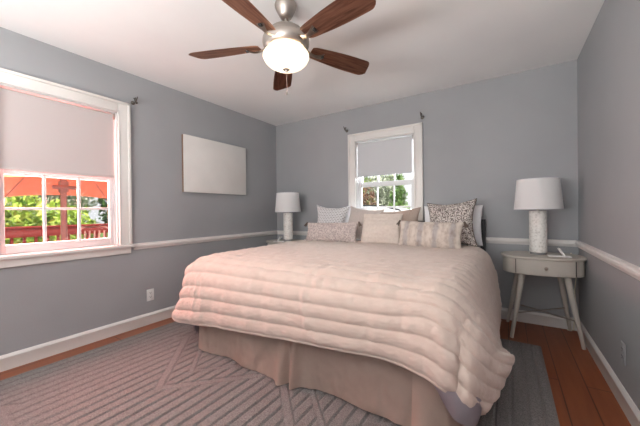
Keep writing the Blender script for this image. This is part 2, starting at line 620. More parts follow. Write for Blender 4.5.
roller_blind('roller_blind', 'pinkish grey roller blind half lowered over the window by the deck', (XL, W1[0], 0), PI / 2,
             W1[1] - W1[0], W1[3] - 0.012, 1.448, blind_pink, 'roller blinds')
roller_blind('roller_blind', 'light grey roller blind half lowered over the window behind the bed', (W2[0], YB, 0), 0,
             W2[1] - W2[0], W2[3] - 0.012, 1.565, blind_grey, 'roller blinds')


def rod_bracket(label, loc, rz):
    r = thing('curtain_bracket', label, 'curtain bracket', loc, rz, 'curtain rod brackets')
    r.scale = (1.15, 1.15, 1.15)
    new('wall_plate', lathe(B(), [(0.016, 0), (0.016, 0.004), (0.010, 0.008)], 16), aged_nickel, r).rotation_euler = (PI / 2, 0, 0)
    bm = B()
    tube(bm, [(0, 0, 0), (0, -0.035, 0), (0, -0.055, 0.004), (0, -0.066, 0.016)], 0.005, 10)
    tube(bm, [(0, -0.040, 0.0), (0, -0.035, 0.022), (0, -0.020, 0.036)], 0.004, 8)
    new('arm', bm, aged_nickel, r)
    bm = B()
    cup = [(0, -0.062 + 0.018 * math.sin(a), 0.036 - 0.018 * math.cos(a)) for a in [k * PI / 8 - PI / 2 for k in range(9)]]
    tube(bm, cup, 0.004, 8)
    new('cup', bm, aged_nickel, r)
    bm = B()
    bmesh.ops.create_uvsphere(bm, u_segments=12, v_segments=8, radius=0.010)
    tr(bm, bm.verts, (0.016, -0.030, 0.0))
    tube(bm, [(0, -0.03, 0), (0.016, -0.03, 0)], 0.004, 8)
    new('set_screw', bm, aged_nickel, r)
    return r


rod_bracket('small metal curtain rod bracket beside the top corner of the deck window', (XL, 1.402, 2.165), PI / 2)
rod_bracket('small metal curtain rod bracket at the top corner of the back window, canvas side', (-1.785, YB, 2.165), 0)
rod_bracket('small metal curtain rod bracket at the top corner of the back window, corner-nightstand side', (-0.815, YB, 2.165), 0)

# ------------------------------------------------------------------ rug
RX0, RX1, RY0, RY1 = -2.835, 0.217, 0.37, 2.905
_nx, _ny = 620, 320
_gx = np.linspace(RX0, RX1, _nx)
_gy = np.linspace(RY0, RY1, _ny)
GX, GY = np.meshgrid(_gx, _gy)


def fract(a):
    return a - np.floor(a)


HALF = 0.540                                        # half period of the carved zigzag
_ph = np.abs(fract((GX + 1.833) / (2 * HALF) + 0.5) - 0.5) * 2 * HALF   # 0 at the V tips, HALF at the peaks
_zig = GY - 0.99 - _ph                              # 0 on the centre line of the zigzag band
_per = 1.08
_k = fract((_zig + 0.055) / _per) * _per            # height above the lower edge of the nearest band
_half_band = 0.078
_inner = (GX > -2.46) & (GX < -0.16)
_band = (_k < _half_band) & _inner                             # wide flat band
_k2 = fract((_zig + 0.055 - 0.24) / _per) * _per    # second narrower chevron nested inside
_band2 = (_k2 < 0.055) & (_ph < 0.30) & _inner
_edge = np.minimum.reduce([GX - RX0, RX1 - GX, GY - RY0, RY1 - GY])
_border = _edge < 0.035
_groove = np.abs(fract((GX - RX0 - 0.004) / 0.0720) - 0.5) * 0.0720     # distance from the groove centre
_g = np.clip(1 - _groove / 0.0095, 0, 1) ** 0.5
_line = np.zeros_like(GX)
for kk, wdt in ((_k, _half_band), ):
    for e in (0.0, wdt):
        _line = np.maximum(_line, np.clip(1 - np.abs(kk - e) / 0.010, 0, 1))
for e in (0.0, 0.055):
    _line = np.maximum(_line, np.clip(1 - np.abs(_k2 - e) / 0.009, 0, 1) * (_ph < 0.30))
_line = _line * _inner
_cut = np.where(_band | _band2 | _border, 0.0, _g)
_cut = np.maximum(_cut, _line * 0.9)
_cut = np.where(_border, 0, _cut)
_rng = np.random.default_rng(5)
RZ = 0.0165 - 0.0130 * _cut + 0.0004 * _rng.standard_normal(GX.shape)
RZ = np.where(_border, np.minimum(RZ, 0.0035 + 0.012 * np.clip(_edge / 0.02, 0, 1)), RZ)
RZ[0, :] = RZ[-1, :] = 0.001
RZ[:, 0] = RZ[:, -1] = 0.001
rug = link('area_rug', fast_grid('area_rug', np.stack([GX, GY, RZ], -1)), rug_mat, smooth=180)
tag(rug, 'large grey rug with carved grooves and zigzag bands under the bed', 'rug')

# ------------------------------------------------------------------ ceiling fan
fan = thing('ceiling_fan', 'five-blade walnut and nickel ceiling fan with a lit glass bowl', 'ceiling fan', (-1.19, 1.475, H))
new('canopy', lathe(B(), [(0.020, -0.100), (0.034, -0.094), (0.044, -0.078), (0.058, -0.050), (0.068, -0.028), (0.070, -0.014), (0.066, 0.0)], 48), nickel, fan)
new('downrod', lathe(B(), [(0.020, -0.168), (0.022, -0.152), (0.012, -0.146), (0.012, -0.100), (0.018, -0.096), (0.018, -0.088)], 24), nickel, fan)
new('motor_housing', lathe(B(), [(0.060, -0.310), (0.112, -0.309), (0.128, -0.300), (0.142, -0.282), (0.150, -0.260), (0.149, -0.238), (0.138, -0.220), (0.124, -0.208), (0.118, -0.200), (0.112, -0.186),
                                 (0.092, -0.170), (0.056, -0.160), (0.024, -0.156), (0.020, -0.152)], 56), nickel, fan)
bowl = [(0.020, -0.424), (0.050, -0.419), (0.084, -0.408), (0.114, -0.391), (0.136, -0.369), (0.147, -0.346), (0.146, -0.332), (0.139, -0.322),
        (0.135, -0.324), (0.140, -0.334), (0.140, -0.346), (0.130, -0.366), (0.110, -0.385), (0.080, -0.401), (0.048, -0.412), (0.020, -0.417)]
new('glass_bowl', lathe(B(), bowl, 56, close=False), frosted, fan, smooth=60)
new('light_fitter', lathe(B(), [(0.014, -0.336), (0.018, -0.332), (0.018, -0.310), (0.050, -0.306)], 32), nickel, fan)
new('finial', lathe(B(), [(0.0, -0.440), (0.006, -0.438), (0.010, -0.430), (0.026, -0.422), (0.028, -0.414), (0.010, -0.409)], 24), nickel, fan)
bm = B()
tube(bm, [(0.0, 0.0, -0.43), (0.0, 0.0, -0.565)], 0.0015, 8)
ch = new('pull_chain', bm, nickel, fan)
ch.location = (0.006, -0.004, 0)
bm = B()
lathe(bm, [(0.0, -0.588), (0.006, -0.585), (0.008, -0.576), (0.004, -0.566), (0.0, -0.562)], 14)
new('chain_ball', bm, nickel, ch)


light('fan_lamp', 'POINT', 3.5, (1.0, 0.84, 0.66), (-1.19, 1.475, H - 0.362), size=0.02)


def blade_mesh():
    """tapered, round-ended, pitched blade along +x."""
    n, m = 40, 10
    r0, r1 = 0.175, 0.642
    P = np.zeros((n, m, 3))
    for i in range(n):
        t = i / (n - 1)
        x = r0 + (r1 - r0) * t
        wd = 0.050 + 0.026 * math.sin(min(1, t * 1.35) * PI / 2)
        if t > 0.90:
            wd *= math.sqrt(max(0.0, 1 - ((t - 0.90) / 0.10) ** 2 * 0.72))
        if t < 0.06:
            wd *= 0.82 + 0.18 * math.sqrt(t / 0.06)
        for j in range(m):
            s = j / (m - 1) * 2 - 1
            skew = 0.012 * s * max(0, (t - 0.8) / 0.2)
            P[i, j] = (x + skew, s * wd, 0)
    bm = B()
    grid_mesh(bm, P)
    r = bmesh.ops.solidify(bm, geom=bm.faces[:], thickness=0.006)
    return bm


def blade_iron_mesh():
    bm = B()
    P = np.zeros((14, 5, 3))
    for i in range(14):
        t = i / 13
        x = 0.138 + 0.132 * t
        z = -0.010 - 0.016 * math.sin(t * PI) + 0.004 * t
        wd = 0.024 - 0.012 * math.sin(t * PI) + 0.006 * t
        for j in range(5):
            s = j / 2 - 1
            P[i, j] = (x, s * wd, z - 0.006 * (1 - s * s) * math.sin(t * PI))
    grid_mesh(bm, P)
    bmesh.ops.solidify(bm, geom=bm.faces[:], thickness=0.005)
    return bm


def screw_mesh():
    bm = B()
    box(bm, (0.252, -0.011, -0.018), (0.272, 0.011, -0.006), 0.003)
    return bm


pitch = Matrix.Rotation(math.radians(-12), 4, 'X')
blade0 = iron0 = screw0 = None
for k in range(5):
    ang = math.radians(60.5 + 72 * k)
    if k == 0:
        bl = new('blade', blade_mesh(), walnut, fan)
        ir = new('blade_iron', blade_iron_mesh(), nickel, bl)
        cap = new('screw_cover', screw_mesh(), dark_slot, bl)
        blade0 = bl
    else:
        bl = copy_tree(blade0, fan)
    bl.matrix_local = Matrix.Translation((0, 0, -0.262)) @ Matrix.Rotation(ang, 4, 'Z') @ Matrix.Rotation(math.radians(2.0), 4, 'Y') @ pitch

# ------------------------------------------------------------------ wall things
pic = thing('canvas', 'blank off-white stretched canvas hanging alone on the grey wall', 'canvas', (XL, 2.347, 1.338))
bm = B()
for lo, hi in (((0.002, -0.452, 0.0), (0.036, -0.430, 0.632)), ((0.002, 0.430, 0.0), (0.036, 0.452, 0.632)), ((0.002, -0.43, 0.0), (0.036, 0.43, 0.03)), ((0.002, -0.43, 0.602), (0.036, 0.43, 0.632))):
    box(bm, lo, hi, 0.002)
new('stretcher_frame', bm, raw_wood, pic)
new('canvas_face', box(B(), (0.034, -0.4535, -0.0015), (0.0395, 0.4535, 0.6335), 0.002), canvas_mat, pic)


def outlet(label, loc, rz, plate_mat):
    o = thing('wall_outlet', label, 'outlet', loc, rz)
    new('cover_plate', box(B(), (-0.036, -0.006, -0.058), (0.036, 0.0, 0.058), 0.004), plate_mat, o)
    for dz in (0.020, -0.020):
        bm = B()
        lathe(bm, [(0.0165, 0), (0.0165, 0.002)], 24)
        tr(bm, bm.verts, (0, -0.006, dz), rot=(PI / 2, 0, 0))
        s = new('socket', bm, plate_mat, o)
        bm = B()
        box(bm, (-0.0085, -0.0088, dz + 0.000), (-0.0055, -0.0080, dz + 0.009))
        box(bm, (0.0055, -0.0088, dz + 0.000), (0.0085, -0.0080, dz + 0.009))
        box(bm, (-0.003, -0.0088, dz - 0.010), (0.003, -0.0080, dz - 0.004))
        new('slots', bm, dark_slot, s, smooth=0)
    return o


outlet('white outlet low on the wall beneath the blank canvas', (XL, 1.537, 0.288), PI / 2, white_plastic)
outlet('wall-coloured outlet low on the bare wall in front of the corner nightstand', (XR, 2.256, 0.301), -PI / 2, wall_paint)

# ------------------------------------------------------------------ nightstands, lamps, little holders
def make_nightstand(loc, rz, label):
    t = thing('nightstand', label, 'nightstand', loc, rz, 'bedside tables')
    A, Bd = 0.300, 0.220

    def oval(ax, ay, n=56, p=2.5):
        out = []
        for k in range(n):
            a = 2 * PI * k / n
            c, s = math.cos(a), math.sin(a)
            out.append((ax * math.copysign(abs(c) ** (2 / p), c), ay * math.copysign(abs(s) ** (2 / p), s)))
        return out

    def slab(ax, ay, z0, z1, bev, open_mid=None):
        bm = B()
        o = oval(ax, ay)
        rings = []
        for inset, z in ((bev, z0), (0, z0 + bev), (0, z1 - bev), (bev, z1)):
            rings.append([bm.verts.new((x * (1 - inset / ax), y * (1 - inset / ay), z)) for x, y in o])
        n = len(o)
        for a, b in zip(rings, rings[1:]):
            for k in range(n):
                bm.faces.new((a[k], a[(k + 1) % n], b[(k + 1) % n], b[k]))
        bm.faces.new(rings[0][::-1])
        bm.faces.new(rings[-1])
        return bm
    new('tabletop', slab(A, Bd, 0.678, 0.700, 0.006), nightstand_paint, t)
    new('apron', slab(A - 0.014, Bd - 0.014, 0.548, 0.680, 0.002), nightstand_paint, t)
    # drawer front follows the curve of the apron
    o = oval(A - 0.010, Bd - 0.010, 400)
    front = sorted([(x, y) for x, y in o if y < 0 and abs(x) < 0.198])
    bm = B()
    loop = []
    for x, y in front:
        loop.append([bm.verts.new(p) for p in ((x, y, 0.560), (x, y, 0.672), (x, y + 0.012, 0.672), (x, y + 0.012, 0.560))])
    for p, q in zip(loop, loop[1:]):
        for k in range(4):
            bm.faces.new((p[k], p[(k + 1) % 4], q[(k + 1) % 4], q[k]))
    bm.faces.new(loop[0])
    bm.faces.new(loop[-1][::-1])
    dr = new('drawer', bm, nightstand_paint, t)
    for xx in (-0.201, 0.201):
        yy = min(y for x, y in o if abs(x - xx) < 0.006)
        new('drawer_gap', box(B(), (xx - 0.002, yy - 0.0005, 0.556), (xx + 0.002, yy + 0.014, 0.676)), dark_slot, dr, smooth=0)
    bm = B()
    lathe(bm, [(0.005, 0.0), (0.005, 0.010), (0.012, 0.014), (0.013, 0.020), (0.009, 0.025), (0.0, 0.026)], 20)
    tr(bm, bm.verts, (0.0, -Bd + 0.008, 0.616), rot=(PI / 2, 0, 0))
    new('knob', bm, nickel, dr)
    for sx, sy in ((-1, -1), (1, -1), (-1, 1), (1, 1)):
        bm = B()
        tube(bm, [(sx * 0.238, sy * 0.202, 0.0), (sx * 0.150, sy * 0.130, 0.555)], [0.0135, 0.024], 20)
        for v in bm.verts:
            v.co.z = max(0.0, v.co.z)
        new('leg', bm, nightstand_paint, t)
    for s in (-1, 1):
        bm = B()
        tube(bm, [(-0.205, -s * 0.176, 0.205 + s * 0.004), (0.205, s * 0.176, 0.205 + s * 0.004)], 0.005, 10)
        new('cross_stretcher', bm, nickel, t)
    return t


ns = make_nightstand((0.246, 3.212, 0), math.radians(4), 'greige oval nightstand with a drawer and splayed legs in the corner')
ns2 = copy_tree(ns)
ns2.location = (-2.60, 3.175, 0)
ns2.rotation_euler = (0, 0, math.radians(-3))
ns2['label'] = 'nightstand mostly hidden behind the bed, by the far room corner below the canvas wall'


def make_lamp(loc, label):
    t = thing('table_lamp', label, 'lamp', loc, 0, 'bedside lamps')
    new('lamp_foot', lathe(B(), [(0.058, 0.0), (0.060, 0.003), (0.060, 0.018), (0.057, 0.020)], 48), clear_acrylic, t)
    new('lamp_body', lathe(B(), [(0.062, 0.020), (0.065, 0.024), (0.065, 0.378), (0.062, 0.384), (0.014, 0.386)], 56), speckle, t)
    new('lamp_neck', lathe(B(), [(0.010, 0.384), (0.010, 0.420), (0.017, 0.424), (0.017, 0.466), (0.012, 0.470)], 20), nickel, t)
    new('light_bulb', lathe(B(), [(0.012, 0.468), (0.016, 0.480), (0.030, 0.506), (0.030, 0.526), (0.018, 0.544), (0.0, 0.548)], 24), white_plastic, t)
    sh = new('lamp_shade', lathe(B(), [(0.178, 0.400), (0.1785, 0.403), (0.1565, 0.662), (0.155, 0.665), (0.153, 0.662), (0.175, 0.403)] + [(0.178, 0.400)], 64, close=False), shade_mat, t)
    new('shade_rim', lathe(B(), [(0.1530, 0.6575), (0.1578, 0.6575), (0.1574, 0.6655), (0.1526, 0.6655), (0.1530, 0.6575)], 64, close=False), white_linen, sh)
    new('shade_rim', lathe(B(), [(0.1748, 0.3990), (0.1792, 0.3990), (0.1788, 0.4070), (0.1744, 0.4070), (0.1748, 0.3990)], 64, close=False), white_linen, sh)
    bm = B()
    for k in range(3):
        a = k * 2 * PI / 3 + 0.3
        tube(bm, [(0.012 * math.cos(a), 0.012 * math.sin(a), 0.640), (0.154 * math.cos(a), 0.154 * math.sin(a), 0.650)], 0.0022, 6)
    tube(bm, [(-0.02, 0, 0.44), (-0.045, 0, 0.52), (-0.03, 0, 0.62), (0, 0, 0.642), (0.03, 0, 0.62), (0.045, 0, 0.52), (0.02, 0, 0.44)], 0.0022, 6)
    new('shade_harp', bm, nickel, sh)
    return t


lamp = make_lamp((0.228, 3.235, 0.7005), 'white drum-shade lamp with a speckled stone cylinder base on the corner nightstand in full view')
lamp2 = copy_tree(lamp)
lamp2.location = (-2.585, 3.20, 0.7005)
lamp2['label'] = 'white drum-shade lamp with a pale cylinder base in the far corner behind the bed'


def make_holder(loc, rz, label):
    t = thing('phone_holder', label, 'phone holder', loc, rz, 'small white holders')
    new('pad', box(B(), (-0.085, -0.030, 0), (0.065, 0.030, 0.009), 0.003), white_plastic, t)
    bm = B()
    box(bm, (-0.012, -0.028, 0.0), (0.0, 0.028, 0.075), 0.003)
    tr(bm, bm.verts, (0.030, 0, 0.010), rot=(0, math.radians(-32), 0))
    new('tilted_flap', bm, white_plastic, t)
    return t


hd = make_holder((0.372, 3.135, 0.7005), math.radians(6), 'small white stand with a tilted flap beside the speckled stone lamp on the corner nightstand')
hd2 = copy_tree(hd)
hd2.location = (-2.615, 3.055, 0.7005)
hd2.rotation_euler = (0, 0, math.radians(20))
hd2.children[1].matrix_local = Matrix.Rotation(PI, 4, 'Z') @ hd2.children[1].matrix_local
hd2['label'] = 'small white stand on the nightstand behind the bed in front of the far lamp'

bm = B()
pts = [(XR - 0.055, 3.455, 0.70), (XR - 0.030, 3.452, 0.62), (XR - 0.020, 3.452, 0.48), (XR - 0.034, 3.440, 0.36), (XR - 0.024, 3.446, 0.24), (XR - 0.036, 3.430, 0.12),
       (XR - 0.045, 3.42, 0.012), (XR - 0.09, 3.42, 0.006)]
tube(bm, pts, 0.004, 8)
tag(new('lamp_cord', bm, cord_mat, smooth=180), 'ivory cord running down the room corner behind the nightstand', 'cord')

# ------------------------------------------------------------------ bed
BX0, BX1, BY0, BY1 = -2.10, -0.21, 1.47, 3.36
bed = thing('metal_bed', 'black metal bed whose dark post shows beside the maze cushion', 'bed', ((BX0 + BX1) / 2, 2.4, 0))


def world_part(name, bm, mat, parent, smooth=35):
    off = Vector(parent.location)
    for v in bm.verts:
        v.co -= off
    return new(name, bm, mat, parent, smooth)


for xx in (-2.118, -0.212):
    world_part('headboard_post', box(B(), (xx - 0.024, 3.395, 0.0), (xx + 0.024, 3.44, 1.004), 0.004), black_metal, bed)
for z0, z1 in ((0.955, 0.985), (0.86, 0.885), (0.60, 0.64), (0.30, 0.34)):
    world_part('headboard_rail', box(B(), (-2.085, 3.405, z0), (-0.255, 3.43, z1), 0.003), black_metal, bed)
for k in range(9):
    xx = -2.085 + 1.83 * (k + 0.5) / 9
    bm = B()
    tube(bm, [(xx, 3.4175, 0.62), (xx, 3.4175, 0.97)], 0.008, 10)
    world_part('headboard_spindle', bm, black_metal, bed)
for xx in (BX0 + 0.06, BX1 - 0.06):
    world_part('side_rail', box(B(), (xx - 0.02, BY0 + 0.06, 0.17), (xx + 0.02, 3.40, 0.21), 0.003), black_metal, bed)
    for yy in (BY0 + 0.12, 2.45):
        world_part('bed_leg', box(B(), (xx - 0.02, yy - 0.02, 0.018), (xx + 0.02, yy + 0.02, 0.18), 0.003), black_metal, bed)
for yy in (BY0 + 0.09, 2.45, 3.2):
    world_part('slat', box(B(), (BX0 + 0.06, yy - 0.03, 0.175), (BX1 - 0.06, yy + 0.03, 0.208), 0.003), black_metal, bed)

bs = tag(new('box_spring', box(B(), (BX0 + 0.02, BY0 + 0.02, 0.212), (BX1 - 0.02, 3.38, 0.40), 0.03, 4), mattress_mat), 'box spring hidden inside the bed skirt under the mattress', 'box spring')
mt = tag(new('mattress', box(B(), (-2.105, 1.455, 0.402), (-0.205, 3.385, 0.698), 0.06, 5), mattress_mat), 'thick mattress under the quilted comforter', 'mattress')

# bed skirt: three hanging panels with folds
skirt = thing('bed_skirt', 'taupe pleated bed skirt hanging below the comforter to the rug', 'bed skirt', ((BX0 + BX1) / 2, 2.4, 0))


def hang(path_fn, n, m, ztop, zbot_fn, off_fn, name):
    """cloth panel: path_fn(s) -> (x, y, nx, ny); off_fn(s, t) outward offset."""
    P = np.zeros((m, n, 3))
    for j in range(m):
        t = j / (m - 1)
        for i in range(n):
            s = i / (n - 1)
            x, y, ox, oy = path_fn(s)
            d = off_fn(s, t)
            zb = zbot_fn(s)
            P[j, i] = (x + ox * d, y + oy * d, ztop + (zb - ztop) * t)
    P -= np.array(skirt.location)
    bm = B()
    grid_mesh(bm, P)
    bmesh.ops.solidify(bm, geom=bm.faces[:], thickness=0.003)
    o = new(name, bm, skirt_mat, skirt, smooth=70)
    return o


def nz(a, b, c=0.0):
    return noise.noise(Vector((a, b, c)))


def front_path(s):
    return (-2.085 + 1.70 * s, 1.462, 0, -1)


def front_off(s, t):
    x = -2.085 + 1.70 * s
    d = 0.012 + 0.016 * t
    d += t * (0.012 * math.sin(x * 9.0 + 0.6) + 0.010 * nz(x * 5, 0.3)) + 0.007 * nz(x * 14, t * 3, 2) * (0.3 + t) + 0.004 * nz(x * 30, t * 7, 5)
    # inverted pleat: two lips with a shadowed slot between them
    for c, amp, wd in ((-1.215, 0.046, 0.040), (-1.120, 0.055, 0.030), (-1.168, -0.030, 0.022)):
        d += amp * (0.25 + 0.75 * t) * math.exp(-((x - c) / wd) ** 2)
    d += 0.030 * t * math.exp(-((x + 1.55) / 0.10) ** 2) - 0.015 * t * math.exp(-((x + 1.75) / 0.12) ** 2)
    d += 0.018 * t * math.exp(-((x + 0.45) / 0.06) ** 2)
    d -= 0.020 * t * math.exp(-((x + 0.80) / 0.25) ** 2)
    return d


def front_bot(s):
    x = -2.085 + 1.70 * s
    return 0.026 + 0.010 * nz(x * 3, 7.7) + 0.022 * max(0, (x + 1.0)) / 0.6


hang(front_path, 260, 26, 0.36, front_bot, front_off, 'front_panel')


def side_path_r(s):
    # wraps the foot corner, then runs along the side
    L1 = 0.17
    L = L1 + 1.85
    d = s * L
    if d < L1:
        return (-0.395 + d, 1.455, 0, -1)
    d -= L1
    k = min(1, d / 0.04)
    return (-0.225 + 0.004 * k, 1.462 + d, math.sin(k * PI / 2), -math.cos(k * PI / 2))


hang(side_path_r, 260, 24, 0.36, lambda s: 0.020 + 0.004 * math.sin(s * 40),
     lambda s, t: 0.016 + 0.055 * t * math.exp(-((s - 0.045) / 0.055) ** 2) + t * (0.016 * math.sin(s * 58) + 0.010 * nz(s * 30, 1.1)) + 0.012 * t, 'side_panel')


def side_path_l(s):
    return (-2.090, 3.35 - 1.885 * s, -1, 0)


hang(side_path_l, 220, 20, 0.36, lambda s: 0.022, lambda s, t: 0.014 + t * (0.016 * math.sin(s * 52) + 0.008 * nz(s * 30, 4.1)) + 0.012 * t, 'side_panel')

# grey sheet whose corners hang below the comforter
sheet = thing('flat_sheet', 'grey flat sheet whose loose corners hang out below the comforter', 'sheet', ((BX0 + BX1) / 2, 2.4, 0))


def sheet_panel(name, ctrl):
    """ctrl rows of points from top to bottom, smoothed by interpolation."""
    P = smooth_grid(np.array(ctrl, float), 8)
    jj, ii = np.meshgrid(np.arange(P.shape[0]), np.arange(P.shape[1]), indexing='ij')
    for j in range(P.shape[0]):
        for i in range(P.shape[1]):
            P[j, i] += 0.010 * np.array(noise.noise_vector(Vector(P[j, i] * 9)))
    P = P - np.array(sheet.location)
    bm = B()
    grid_mesh(bm, P)
    bmesh.ops.solidify(bm, geom=bm.faces[:], thickness=0.004)
    return new(name, bm, sheet_mat, sheet, smooth=70)


def smooth_grid(G, k):
    """Catmull-Rom refinement of a grid of points, k steps per cell, along both axes."""
    def refine(A):
        n = A.shape[0]
        pad = np.concatenate([2 * A[:1] - A[1:2], A, 2 * A[-1:] - A[-2:-1]])
        out = []
        for s in range(n - 1):
            p0, p1, p2, p3 = pad[s], pad[s + 1], pad[s + 2], pad[s + 3]
            for q in range(k):
                t = q / k
                out.append(0.5 * (2 * p1 + (p2 - p0) * t + (2 * p0 - 5 * p1 + 4 * p2 - p3) * t * t + (3 * p1 - p0 - 3 * p2 + p3) * t ** 3))
        out.append(A[-1])
        return np.array(out)
    A = refine(G)
    A = refine(A.transpose(1, 0, 2)).transpose(1, 0, 2)
    return A


sheet_panel('hanging_corner', [
    [(-0.300, 1.385, 0.42), (-0.200, 1.385, 0.42), (-0.135, 1.44, 0.42), (-0.135, 1.65, 0.42), (-0.135, 1.90, 0.42)],
    [(-0.290, 1.365, 0.34), (-0.190, 1.340, 0.32), (-0.110, 1.40, 0.30), (-0.120, 1.62, 0.33), (-0.130, 1.90, 0.37)],
    [(-0.262, 1.365, 0.29), (-0.185, 1.325, 0.26), (-0.105, 1.375, 0.25), (-0.115, 1.58, 0.27), (-0.130, 1.90, 0.34)],
    [(-0.235, 1.368, 0.25), (-0.190, 1.335, 0.215), (-0.120, 1.365, 0.20), (-0.115, 1.52, 0.24), (-0.130, 1.90, 0.31)]])
sheet_panel('hanging_corner', [
    [(-2.160, 1.90, 0.42), (-2.170, 1.62, 0.42), (-2.165, 1.44, 0.42), (-2.100, 1.405, 0.42)],
    [(-2.165, 1.90, 0.36), (-2.190, 1.60, 0.31), (-2.190, 1.42, 0.30), (-2.120, 1.400, 0.33)],
    [(-2.165, 1.90, 0.33), (-2.190, 1.58, 0.24), (-2.175, 1.44, 0.19), (-2.140, 1.405, 0.25)],
    [(-2.165, 1.90, 0.30), (-2.185, 1.56, 0.20), (-2.150, 1.46, 0.115), (-2.140, 1.430, 0.20)]])

# control net of the draped comforter: one row per line from the foot hem up over the bed to the pillows,
# each row from the hem on the canvas-wall side to the hem on the nightstand side
LEFT = [   # dv along the cloth, then six points from the side hem to the top edge
    (0.00, (-2.375, 1.385, .228), (-2.335, 1.372, .226), (-2.275, 1.360, .224), (-2.215, 1.358, .226), (-2.140, 1.368, .232), (-2.020, 1.372, .242)),
    (0.09, (-2.375, 1.410, .270), (-2.330, 1.392, .290), (-2.275, 1.375, .305), (-2.210, 1.366, .318), (-2.130, 1.370, .330), (-2.010, 1.368, .342)),
    (0.18, (-2.365, 1.450, .300), (-2.315, 1.425, .345), (-2.262, 1.395, .385), (-2.200, 1.376, .415), (-2.120, 1.374, .435), (-2.005, 1.370, .448)),
    (0.29, (-2.345, 1.500, .320), (-2.300, 1.470, .395), (-2.250, 1.430, .465), (-2.190, 1.396, .520), (-2.110, 1.384, .552), (-2.000, 1.378, .566)),
    (0.40, (-2.325, 1.560, .325), (-2.288, 1.520, .425), (-2.245, 1.470, .535), (-2.185, 1.425, .630), (-2.105, 1.405, .678), (-2.000, 1.400, .692)),
    (0.49, (-2.300, 1.640, .310), (-2.275, 1.600, .425), (-2.240, 1.550, .560), (-2.180, 1.505, .672), (-2.100, 1.490, .722), (-1.990, 1.480, .738)),
    (0.62, (-2.275, 1.760, .285), (-2.262, 1.730, .420), (-2.230, 1.690, .572), (-2.172, 1.640, .690), (-2.090, 1.620, .734), (-1.980, 1.610, .744))]
RIGHT = [  # six points from the top edge to the side hem
    (0.00, (-0.340, 1.362, .352), (-0.235, 1.350, .318), (-0.190, 1.372, .290), (-0.155, 1.362, .262), (-0.122, 1.402, .226), (-0.095, 1.455, .210)),
    (0.09, (-0.335, 1.356, .442), (-0.230, 1.345, .408), (-0.186, 1.372, .372), (-0.145, 1.362, .334), (-0.102, 1.425, .278), (-0.068, 1.500, .240)),
    (0.18, (-0.330, 1.358, .530), (-0.225, 1.352, .498), (-0.182, 1.378, .458), (-0.135, 1.375, .410), (-0.082, 1.455, .336), (-0.040, 1.545, .282)),
    (0.29, (-0.325, 1.372, .628), (-0.222, 1.370, .596), (-0.180, 1.392, .552), (-0.125, 1.402, .488), (-0.062, 1.490, .398), (-0.012, 1.598, .332)),
    (0.40, (-0.320, 1.402, .694), (-0.222, 1.408, .666), (-0.176, 1.428, .622), (-0.118, 1.450, .548), (-0.045, 1.545, .442), (0.016, 1.660, .384)),
    (0.49, (-0.315, 1.480, .732), (-0.218, 1.490, .708), (-0.166, 1.510, .656), (-0.110, 1.545, .565), (-0.045, 1.630, .440), (0.002, 1.740, .355)),
    (0.62, (-0.305, 1.610, .740), (-0.210, 1.620, .720), (-0.152, 1.645, .656), (-0.105, 1.680, .545), (-0.062, 1.740, .400), (-0.030, 1.830, .290))]
HEM_Z = (.262, .285, .308, .332, .352, .372)     # foot hem height at the middle columns
MID_X = (-1.86, -1.60, -1.34, -1.06, -0.78, -0.52)
rows, row_v = [], []
for (v, *Lp), (_, *Rp) in zip(LEFT, RIGHT):
    mid = []
    for x, hz in zip(MID_X, HEM_Z):
        t = min(1.0, v / 0.40)
        if v <= 0.40:
            z = hz + (0.695 - hz) * t ** 0.97
            y = 1.375 - 0.010 * math.sin(t * PI) + (0.028 * max(0, (t - 0.7) / 0.3) ** 1.5)
        else:
            z = 0.740 if v < 0.55 else 0.745
            y = 1.480 if v < 0.55 else 1.610
        mid.append((x, y, z))
    rows.append(Lp + mid + Rp)
    row_v.append(v)
for y, fl in ((1.85, .35), (2.15, .1), (2.45, 0), (2.75, 0), (3.05, 0)):
    wob = 0.012 * math.sin(y * 9)
    Lp = [(-2.262 + wob, y + .10 * fl, .26), (-2.252, y + .06 * fl, .40), (-2.226, y, .565), (-2.168, y, .690), (-2.085, y, .736), (-1.975, y, .746)]
    Rp = [(-0.300, y, .744), (-0.205, y, .724), (-0.148, y, .655), (-0.108, y, .535), (-0.082 - wob + .03 * fl, y + .05 * fl, .39), (-0.068 - wob + .06 * fl, y + .10 * fl, .255)]
    rows.append(Lp + [(x, y, .748) for x in MID_X] + Rp)
    row_v.append(0.62 + y - 1.61)
F = np.array(rows)
K = 18
row_v = np.interp(np.arange((len(row_v) - 1) * K + 1) / K, np.arange(len(row_v)), row_v)
F = smooth_grid(F, K)
NY, NX = F.shape[:2]
vv = row_v                                       # distance from the foot hem along the cloth
uu = np.concatenate([[0], np.cumsum(np.linalg.norm(np.diff(F[len(F) // 2], axis=0), axis=1))])
du = np.gradient(F, axis=1)
dv = np.gradient(F, axis=0)
NRM = np.cross(du, dv)
NRM /= np.linalg.norm(NRM, axis=-1, keepdims=True) + 1e-9
if NRM[NY // 2, NX // 2, 2] < 0:
    NRM = -NRM
CH = 0.086                                       # width of one quilted channel
puff = np.abs(np.sin(PI * (vv - 0.012) / CH)) ** 0.55
D = 0.018 * puff[:, None] * np.ones((1, NX))
